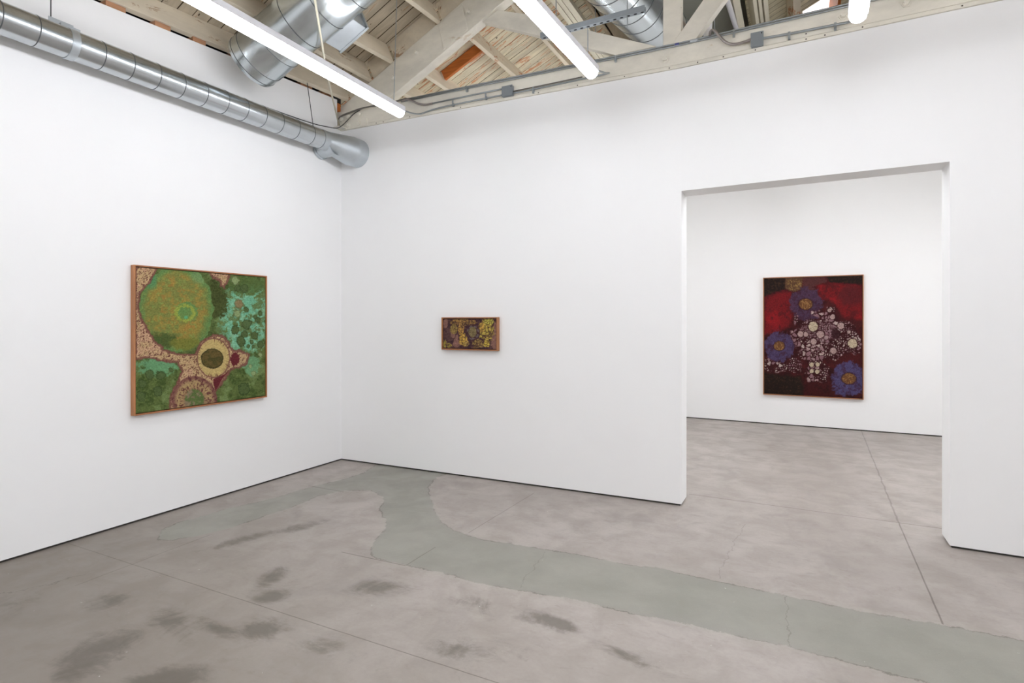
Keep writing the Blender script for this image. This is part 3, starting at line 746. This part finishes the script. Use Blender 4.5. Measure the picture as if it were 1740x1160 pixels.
def paint_green(U, V):
    # feature map laid out in the canvas' own units: left and right edges of different length
    S = 1.235 * U / (1 + .235 * U); X = 118 + 875 * S
    top = 85 + 78 * S; bot = 1100 - 115 * S; Y = bot + (top - bot) * V
    wob = (fbm(X, Y, 60, 3) - .5) * 60; wob2 = (fbm(X, Y, 22, 11) - .5) * 26
    c = Canvas(X, Y); n1 = fbm(X, Y, 90, 21); n2 = fbm(X, Y, 28, 31, 5, .65); n3 = fbm(X, Y, 9, 41, 3)
    c.lay((98, 116, 52), 1); c.lay((72, 92, 36), ss(n2, .45, .65)); c.lay((128, 150, 84), ss(n1, .55, .7) * .8); c.lay((110, 135, 60), ss(n3, .5, .8) * .5)
    # teal field on the right
    teal = ss(ell(X, Y, 850, 440, 185, 300) + (n2 - .5) * 1.1, 1.1, .75)
    c.lay((112, 186, 146), teal * ss(n2 + (n1 - .5) * .6, .36, .56)); c.lay((140, 205, 165), teal * ss(fbm(X, Y, 35, 77), .5, .7) * .7)
    c.lay((100, 120, 62), teal * ss(fbm(X * 1.0, Y, 40, 55, 5, .7), .55, .62) * .85)
    t2 = ss(ell(X, Y, 270, 770, 150, 90) + (n2 - .5) * 1.2, 1.0, .6); c.lay((104, 172, 120), t2 * .8)
    t3 = ss(ell(X, Y, 900, 770, 70, 90) + (n2 - .5) * 1.4, 1.0, .6); c.lay((112, 180, 130), t3 * .7)
    # dark forest green
    fo = ss(ell(X, Y, 645, 320, 90, 135) + (n2 - .5) * 1.3, 1.05, .9); c.lay((78, 88, 36), fo); c.lay((58, 68, 26), fo * ss(n3, .5, .65) * .7)
    c.lay((84, 108, 44), ss(ell(X, Y, 860, 220, 130, 70) + (n2 - .5), 1, .8) * .8)
    # big ochre green disc
    rr_ = ell(X, Y, 388, 380, 256, 302) + (wob + wob2) / 330
    disc = ss(rr_, 1.0, .975)
    c.lay((130, 134, 56), disc); c.lay((98, 142, 70), disc * ss(rr_, .78, .98)); c.lay((160, 138, 48), disc * ss(n2 + n1 * .5, .66, .84) * ss(rr_, .95, .7))
    c.lay((176, 128, 44), disc * ss(fbm(X, Y, 50, 63, 5, .65), .52, .68) * .75 * ss(rr_, .9, .6)); c.lay((136, 160, 66), disc * ss(fbm(X, Y, 18, 66, 3), .55, .75) * .6)
    c.lay((118, 156, 92), disc * ss(ell(X, Y, 560, 150, 80, 60), 1.2, .5) * .8); c.lay((66, 150, 96), disc * ss(ell(X, Y, 225, 190, 40, 60), 1.2, .5) * .7)
    c.lay((70, 92, 38), disc * ss(ell(X, Y, 290, 600, 120, 60) + (n2 - .5), 1.1, .7) * .8); c.lay((124, 126, 34), disc * ss(ell(X, Y, 460, 620, 110, 50) + (n2 - .5), 1.1, .7) * .9)
    e = ell(X, Y, 458, 398, 80, 70); c.lay((92, 148, 74), ss(e + (n3 - .5) * .4, 1.05, .9) * .8); c.lay((168, 176, 44), ss(np.abs(ell(X, Y, 448, 405, 58, 52) - 1) + (n3 - .5) * .5, .3, .1) * .8); c.lay((86, 176, 118), ss(ell(X, Y, 456, 436, 14, 12), 1.2, .7))
    # stippled tan paths
    def tan(poly, ox=0):
        sd = sd_poly(X, Y, poly) + wob2 * .8
        m = ss(sd, 3, -3); ed = ss(np.abs(sd + 3), 12, 4)
        st = fbm(X * 1.5 + Y * .7, Y - X * .3, 7.5, 91 + ox, 2)
        c.lay((205, 170, 118), m); c.lay((216, 168, 132), m * ss(n1, .5, .6) * .7)
        c.lay((112, 62, 52), m * ss(st, .56, .66) * .9); c.lay((128, 74, 66), ed * .8)
    tan([(112, 70), (265, 90), (205, 200), (150, 260), (135, 350), (150, 440), (190, 500), (240, 590), (310, 660), (400, 690), (520, 690),
         (560, 600), (640, 560), (700, 560), (750, 620), (770, 665), (830, 670), (885, 695), (870, 760), (810, 790), (760, 800), (720, 870),
         (680, 920), (660, 950), (640, 990), (640, 1120), (340, 1120), (350, 980), (390, 900), (430, 810), (400, 750), (300, 740), (220, 715), (112, 725)])
    tan([(605, 110), (755, 120), (740, 190), (715, 235), (690, 220), (680, 180), (640, 165)], 4)
    c.lay((110, 38, 44), ss(ell(X, Y, 788, 728, 32, 48) + (n3 - .5) * .6, 1.05, .9)); c.lay((112, 40, 46), ss(sd_poly(X, Y, [(640, 870), (740, 820), (700, 870), (655, 950), (640, 900)]) + wob2 * .3, 4, -4))
    # lower ring
    e = ell(X, Y, 512, 1010, 152, 165) + wob2 / 400; ang = np.arctan2(Y - 1010, X - 512)
    m = ss(e, 1.02, .98); st = fbm(ang * 260 / 6.28 * 3, e * 130, 9, 121, 2)
    c.lay((168, 130, 88), m); c.lay((126, 72, 72), m * ss(e, .62, 1.0) * .75); c.lay((190, 160, 100), m * ss(np.abs(e - .68), .25, .05) * .8); c.lay((104, 52, 56), m * ss(st, .55, .68) * .8)
    ei = ss(ell(X, Y, 512, 1015, 68, 80) + (n3 - .5) * .3, 1.05, .9); c.lay((150, 128, 96), ei); c.lay((96, 118, 56), ei * ss(n2, .42, .55))
    # upper ring
    e = ell(X, Y, 642, 720, 106, 130) + wob2 / 500; ang = np.arctan2(Y - 720, X - 642)
    m = ss(e, 1.02, .98); st = fbm(ang * 130, e * 22, 7, 131, 2)
    c.lay((206, 178, 104), m); c.lay((120, 76, 52), m * ss(st, .58, .7) * ss(e, .75, 1.0)); c.lay((120, 70, 60), ss(np.abs(e - 1.04), .05, .02) * .7)
    ei = ell(X, Y, 633, 724, 74, 68) + (n3 - .5) * .18; c.lay((108, 90, 40), ss(ei, 1.04, .96)); c.lay((84, 78, 34), ss(ei, 1.04, .96) * ss(n2, .45, .6)); c.lay((60, 54, 26), ss(np.abs(ei - .98), .08, .03) * .8)
    for (x, y, r, k) in ((865, 385, 19, 0), (960, 415, 16, 0), (868, 488, 34, 0), (790, 525, 32, 0), (850, 556, 24, 0), (921, 563, 25, 0), (828, 605, 33, 0), (942, 457, 20, 0), (960, 625, 23, 0), (902, 612, 14, 0),
                         (878, 642, 13, 0), (912, 642, 12, 0), (850, 240, 26, 0), (800, 235, 22, 0), (925, 438, 15, 0), (815, 342, 30, 2), (802, 415, 26, 3), (957, 700, 16, 3), (915, 830, 16, 3), (890, 780, 14, 3),
                         (210, 830, 32, 0), (287, 838, 34, 0), (160, 895, 32, 0), (265, 946, 32, 0), (158, 980, 34, 0), (355, 800, 16, 0), (850, 940, 40, 0), (790, 180, 26, 3)):
        e = ell(X, Y, x, y, r * .95, r * 1.05) + (n3 - .5) * .5 + (n2 - .5) * .9; m = ss(e, 1.1, .8)
        col = {0: (84, 104, 52), 2: (150, 122, 78), 3: (150, 170, 108)}[k]; c.lay(col, m * .9); c.lay((58, 76, 34) if k == 0 else (104, 110, 66), ss(np.abs(e - .93), .16, .05) * .75 * (X < 2000))
    br = fbm(X * .6, Y * 1.3, 6, 171, 3)
    return c.c * (.86 + .28 * br[..., None])

def paint_red(U, V):
    X = 125 + 780 * U; top = 103 - 18 * U; bot = 1017 + 41 * U; Y = bot + (top - bot) * V
    n1 = fbm(X, Y, 110, 5); n2 = fbm(X, Y, 32, 15, 5, .65); n3 = fbm(X, Y, 9, 25, 3); w = (fbm(X, Y, 40, 8) - .5) * 60; w2 = (n3 - .5) * 16
    c = Canvas(X, Y); c.lay((80, 24, 26), 1); c.lay((58, 20, 22), ss(n2, .45, .65) * .8); c.lay((104, 30, 30), ss(n1, .5, .65) * .5)
    red = ss(sd_poly(X, Y, [(110, 250), (230, 205), (360, 195), (400, 380), (330, 500), (110, 570)]) + w * .6, 10, -25)
    red = np.maximum(red, ss(sd_poly(X, Y, [(545, 150), (700, 130), (910, 160), (920, 440), (760, 430), (690, 300), (570, 270)]) + w * .6, 10, -25))
    c.lay((140, 18, 24), red); c.lay((168, 14, 24), red * ss(n1, .42, .62)); c.lay((96, 24, 28), red * ss(n2, .52, .66) * .7)
    c.lay((104, 30, 34), red * ss(ell(X, Y, 830, 240, 110, 90) + (n2 - .5), 1.1, .6) * .8)
    dk = ss(sd_poly(X, Y, [(110, 80), (310, 90), (300, 185), (220, 205), (110, 250)]) + w2, 4, -4)
    dk = np.maximum(dk, ss(sd_poly(X, Y, [(620, 60), (920, 60), (920, 150), (760, 140), (660, 135)]) + w2, 4, -4)); dk = np.maximum(dk, ss(sd_poly(X, Y, [(110, 850), (430, 880), (455, 980), (440, 1100), (110, 1100)]) + w * .5, 12, -20))
    c.lay((46, 30, 24), dk); c.lay((88, 56, 34), dk * ss(n3, .55, .75) * .7)
    c.lay((112, 76, 48), ss(sd_poly(X, Y, [(300, 80), (450, 80), (440, 190), (380, 210), (300, 185)]) + w2 * 1.4, 6, -6)); c.lay((176, 134, 62), ss(ell(X, Y, 370, 150, 70, 50), 1.1, .7) * ss(n3, .5, .65))
    c.lay((108, 58, 56), ss(sd_poly(X, Y, [(440, 90), (620, 90), (640, 130), (520, 170), (560, 200), (450, 200)]) + w2 * 1.5, 8, -8) * .85)
    for (x, y, r, g, bl) in ((468, 312, 140, 55, 0), (250, 645, 128, 46, .6), (805, 905, 142, 54, 1)):
        ang = np.arctan2(Y - y, X - x); e = ell(X, Y, x, y, r * .98, r) - .07 * np.abs(np.cos(3.5 * ang + bl)) + (n2 - .5) * .55 + (n3 - .5) * .2
        m = ss(e, 1.0, .86); pet = np.abs(np.sin(3.5 * ang + bl + (n2 - .5) * 5))
        a = np.array((92, 62, 92)); b = np.array((84, 76, 124)); mixc = a * (1 - bl) * .9 + b * bl + a * .1
        c.lay(mixc, m * .95); c.lay((62, 34, 58), m * ss(pet, .4, .05) * .55 * ss(e, .3, .6)); c.lay((112, 108, 168), m * ss(n3 + (n2 - .5) * .6, .58, .74) * (.2 + .28 * bl)); c.lay((76, 28, 44), m * ss(n2, .52, .62) * .5)
        eg = ell(X, Y, x + (0 if bl != .6 else 0), y - (5 if bl < 1 else 5), g, g * .82) + (n3 - .5) * .3; c.lay((56, 26, 30), ss(eg, 1.25, 1.0) * .7); c.lay((128, 80, 42), ss(eg, 1.04, .94)); c.lay((192, 138, 66), ss(eg, 1.0, .9) * ss(n3, .48, .64) * .8)
    reg = sd_poly(X, Y, [(345, 520), (400, 500), (470, 430), (600, 430), (640, 330), (690, 330), (725, 430), (800, 450), (850, 480), (870, 540), (900, 600), (900, 690), (860, 725), (800, 690), (760, 720), (700, 770),
                         (630, 740), (610, 770), (660, 800), (630, 930), (480, 930), (460, 860), (500, 760), (430, 745), (380, 650), (350, 580)])
    reg = np.minimum(reg, sd_poly(X, Y, [(110, 720), (180, 755), (330, 790), (350, 715), (440, 770), (455, 830), (405, 865), (330, 840), (190, 855), (110, 830)]))
    reg = np.minimum(reg, ell(X, Y, 390, 430, 24, 40) * 30 - 30); reg = np.minimum(reg, ell(X, Y, 560, 385, 60, 26) * 30 - 30)
    m = ss(reg + w * .55 + w2, 6, -8)
    d1, d2, idv = voro(X + w2 * .9 + w * .5, Y + w * .7 - w2 * .6, 36, 71); e1, e2, ide = voro(X + w2 * .7 + w * .4, Y - w * .4, 18, 88)
    big = fbm(X, Y, 120, 301) > .5
    edge = np.where(big, (d2 - d1) * 36, (e2 - e1) * 17); idd = np.where(big, idv, ide)
    cell = ss(edge, 5, 11) * m; cell = cell * ss(idd, .16, .26)
    c.lay((66, 22, 26), m * .85); c.lay((186, 142, 146), cell); c.lay((222, 196, 184), cell * ss(n3 + (idd - .5) * .5, .5, .68)); c.lay((150, 98, 110), cell * ss(idd, .55, .45) * .6)
    mesh_ = ss(ell(X, Y, 560, 520, 170, 100) + (n2 - .5) * 1.2, 1, .7) * m; c.lay((176, 136, 146), mesh_ * ss(n3, .35, .6) * .6)
    for (x, y, r) in ((528, 486, 40), (832, 622, 36), (515, 790, 18), (562, 788, 18), (515, 842, 17), (560, 845, 17), (680, 410, 20), (655, 358, 15), (425, 545, 24), (470, 548, 20), (530, 605, 24), (585, 548, 30), (685, 680, 26), (745, 480, 26), (805, 530, 14)):
        e = ell(X, Y, x, y, r, r) + (n3 - .5) * .35 + (n2 - .5) * .3; c.lay((62, 22, 24), ss(e, 1.35, 1.1) * .8); c.lay((226, 204, 168) if r > 34 or y > 780 and x < 600 else (206, 170, 164), ss(e, 1.03, .92))
        c.lay((110, 54, 50), ss(e, 1, .9) * ss(np.abs(np.sin(np.arctan2(Y - y, X - x) * 2.5)), .2, .05) * .7)
    c.lay((64, 28, 34), ss(ell(X, Y, 705, 545, 38, 45) + (n3 - .5) * .6, 1.05, .9) * .85)
    br = fbm(X * 1.2, Y, 7, 191, 3)
    return c.c * (.8 + .36 * br[..., None])

def paint_ochre(U, V):
    X = 305 + 1010 * U; Y = 850 - 605 * V
    n1 = fbm(X, Y, 180, 5); n2 = fbm(X, Y, 60, 15, 5, .6); n3 = fbm(X, Y, 22, 25, 3); w = (n2 - .5) * 120
    c = Canvas(X, Y); c.lay((88, 58, 58), 1); c.lay((62, 38, 46), ss(n2, .45, .62)); c.lay((110, 82, 78), ss(n3, .55, .75) * .5)
    for (x, y, a, b) in ((355, 340, 50, 110), (500, 570, 50, 70), (580, 740, 90, 90), (1280, 700, 60, 180), (1295, 400, 30, 120), (580, 620, 30, 60)):
        c.lay((146, 102, 88), ss(ell(X, Y, x, y, a, b) + (n2 - .5) * .8, 1.05, .85) * .85)
    def lich(x, y, a, b, col, s=60, seed=1):
        m = ss(ell(X, Y, x, y, a, b) + (n2 - .5) * .9, 1.05, .9); d1, d2, idv = voro(X + w * .4 + (n3 - .5) * 40, Y + w * .4 - (n3 - .5) * 30, s, seed)
        k = ss((d2 - d1) * s, 5, 14); c.lay((92, 66, 40), m * .6); c.lay(col, m * k * ss(idv, .1, .3)); c.lay(tuple(min(255, v * 1.22) for v in col), m * k * ss(n3, .5, .7) * .6)
    lich(690, 320, 270, 80, (152, 112, 50), 62, 3); lich(520, 450, 70, 110, (140, 116, 52), 55, 8); lich(660, 460, 70, 130, (174, 128, 50), 60, 5)
    lich(700, 670, 90, 130, (198, 156, 42), 62, 12); lich(750, 760, 70, 60, (170, 140, 60), 45, 13); lich(1130, 480, 140, 240, (176, 152, 48), 62, 21); lich(1040, 420, 60, 110, (200, 154, 46), 66, 25); lich(1140, 740, 60, 80, (198, 170, 36), 60, 23)
    lich(980, 740, 110, 100, (150, 120, 58), 56, 31); lich(1190, 300, 110, 60, (176, 166, 50), 50, 33); lich(340, 760, 30, 90, (164, 144, 40), 50, 41); lich(420, 790, 50, 50, (150, 130, 40), 45, 43)
    e = ell(X, Y, 878, 515, 150, 180) + (n2 - .5) * .5; c.lay((74, 46, 50), ss(e, 1.0, .85) * .8)
    d1, d2, idv = voro(X, Y, 50, 51); c.lay((128, 122, 122), ss(np.abs(ell(X, Y, 882, 525, 104, 130) - 1) + (n2 - .5) * 1.1, .12, .0) * .6 * (X > 760))
    e = ell(X, Y, 875, 515, 78, 108) + (n3 - .5) * .35; c.lay((118, 100, 66), ss(e, 1.05, .9)); c.lay((148, 132, 80), ss(e, 1.05, .9) * ss(n3, .5, .68) * .7)
    br = fbm(X, Y, 26, 191, 2)
    return c.c * (.84 + .3 * br[..., None])

def painting(name, label, origin, u, w, h, depth, fn, res, rail, woodv, woodh, lip=.010, gain=.88):
    """origin = lower left corner on the wall, u = unit vector to the right, normal = out of the wall"""
    u = Vector(u).normalized(); z = Vector((0, 0, 1)); nrm = u.cross(z)
    o0 = Vector(origin)
    T = thing(name, label, 'painting', tuple(o0 + u * w / 2))
    def P(a, b, c): return o0 + u * a + z * b + nrm * c
    def rail_(a0, b0, a1, b1, m):
        bm = bmesh.new()
        add_hull(bm, [P(a0, b0, .002), P(a1, b0, .002), P(a1, b1, .002), P(a0, b1, .002)], [P(a0, b0, depth), P(a1, b0, depth), P(a1, b1, depth), P(a0, b1, depth)])
        obj('frame_side', bm, m, T, bevel=.001)
    rail_(0, 0, rail, h, woodv); rail_(w - rail, 0, w, h, woodv); rail_(rail, 0, w - rail, rail, woodh); rail_(rail, h - rail, w - rail, h, woodh)
    bm = bmesh.new(); add_hull(bm, [P(rail, rail, .004), P(w - rail, rail, .004), P(w - rail, h - rail, .004), P(rail, h - rail, .004)],
                               [P(rail, rail, .012), P(w - rail, rail, .012), P(w - rail, h - rail, .012), P(rail, h - rail, .012)])
    obj('backing_board', bm, M['black'], T)
    g = rail + lip * .6; nu = res; nv = int(res * h / w)
    U, V = np.meshgrid(np.linspace(0, 1, nu), np.linspace(0, 1, nv))
    col = fn(U, V) / 255.0; col = np.clip(col, 0, 1); lin = np.where(col <= .04045, col / 12.92, ((col + .055) / 1.055) ** 2.4)
    lum = lin @ np.array([.2126, .7152, .0722]); lin = (lin * .88 + lum[..., None] * .12) * gain
    tex = fbm(U * 400 * w, V * 400 * h, 5, 77, 2)
    a = g + U * (w - 2 * g); b = g + V * (h - 2 * g); cc = depth - .008 + tex * .0015
    pts = np.array(o0)[None, None] + a[..., None] * np.array(u) + b[..., None] * np.array(z) + cc[..., None] * np.array(nrm)
    me = bpy.data.meshes.new('canvas'); i = np.arange(nu * nv).reshape(nv, nu)
    F = np.stack([i[:-1, :-1].ravel(), i[:-1, 1:].ravel(), i[1:, 1:].ravel(), i[1:, :-1].ravel()], 1).tolist()
    V3 = pts.reshape(-1, 3).tolist()
    # turned edges of the canvas
    ring = list(i[0, :]) + list(i[1:, -1]) + list(i[-1, -2::-1]) + list(i[-2:0:-1, 0]); base = len(V3)
    for q in ring: p = Vector(V3[q]); V3.append(tuple(p - nrm * (depth - .022)))
    n = len(ring)
    for k in range(n): F.append([int(ring[k]), int(base + k), int(base + (k + 1) % n), int(ring[(k + 1) % n])])
    me.from_pydata(V3, [], F)
    ca = me.color_attributes.new('Col', 'FLOAT_COLOR', 'POINT')
    data = np.ones((len(V3), 4), np.float32); data[:nu * nv, :3] = lin.reshape(-1, 3); data[nu * nv:, :3] = .03
    ca.data.foreach_set('color', data.ravel())
    me.materials.append(M['canvas']); o = bpy.data.objects.new('canvas', me); COL.objects.link(o); o.parent = T
    o.matrix_parent_inverse = Matrix.Translation(-T.location)
    return T
M['canvas'] = m_attr('painted_canvas')
painting('framed_painting', 'large framed painting of mottled green and teal discs with tan rings, on the left wall',
         (0.001, -2.338, .866), (0, 1, 0), 1.262, 1.205, .05, paint_green, 360, .012, M['frame_wood'], M['frame_wood_h'])
ang = Vector((2.063 - 1.40, yb(2.063) - yb(1.40), 0)).normalized()
painting('framed_painting', 'small framed painting of yellow and brown lichen shapes, on the wall left of the doorway',
         (1.408, yb(1.408) - .001, 1.322), ang, .662, .340, .05, paint_ochre, 240, .012, M['frame_wood'], M['frame_wood_h'], gain=1.05)
painting('framed_painting', 'tall framed painting with crimson ground and violet flowers, seen through the doorway',
         (4.272, 4.799, .468), (1, 0, 0), 1.352, 1.84, .05, paint_red, 300, .012, M['frame_wood'], M['frame_wood_h'], gain=.66)

# ------------------------------------------------------------------ camera
cd = bpy.data.cameras.new('camera'); cam = bpy.data.objects.new('camera', cd); COL.objects.link(cam)
cd.sensor_width = 36; cd.sensor_fit = 'HORIZONTAL'; cd.lens = 959.1875 / 1740 * 36
cd.shift_y = -(580 - 545.7387) / 1740
cam.location = (4.7625, -4.9861, 1.62); cam.rotation_euler = (PI / 2, 0, .4689)
cd.clip_start = .05
sc.camera = cam

# ------------------------------------------------------------------ world & colour
w = bpy.data.worlds.new('world'); sc.world = w; w.use_nodes = True
w.node_tree.nodes['Background'].inputs[0].default_value = (.9, .95, 1, 1); w.node_tree.nodes['Background'].inputs[1].default_value = .6
sc.view_settings.view_transform = 'Standard'
sc.view_settings.look = 'None'
sc.view_settings.exposure = 0.0
sc.cycles.max_bounces = 10; sc.cycles.diffuse_bounces = 7; sc.cycles.use_denoising = True
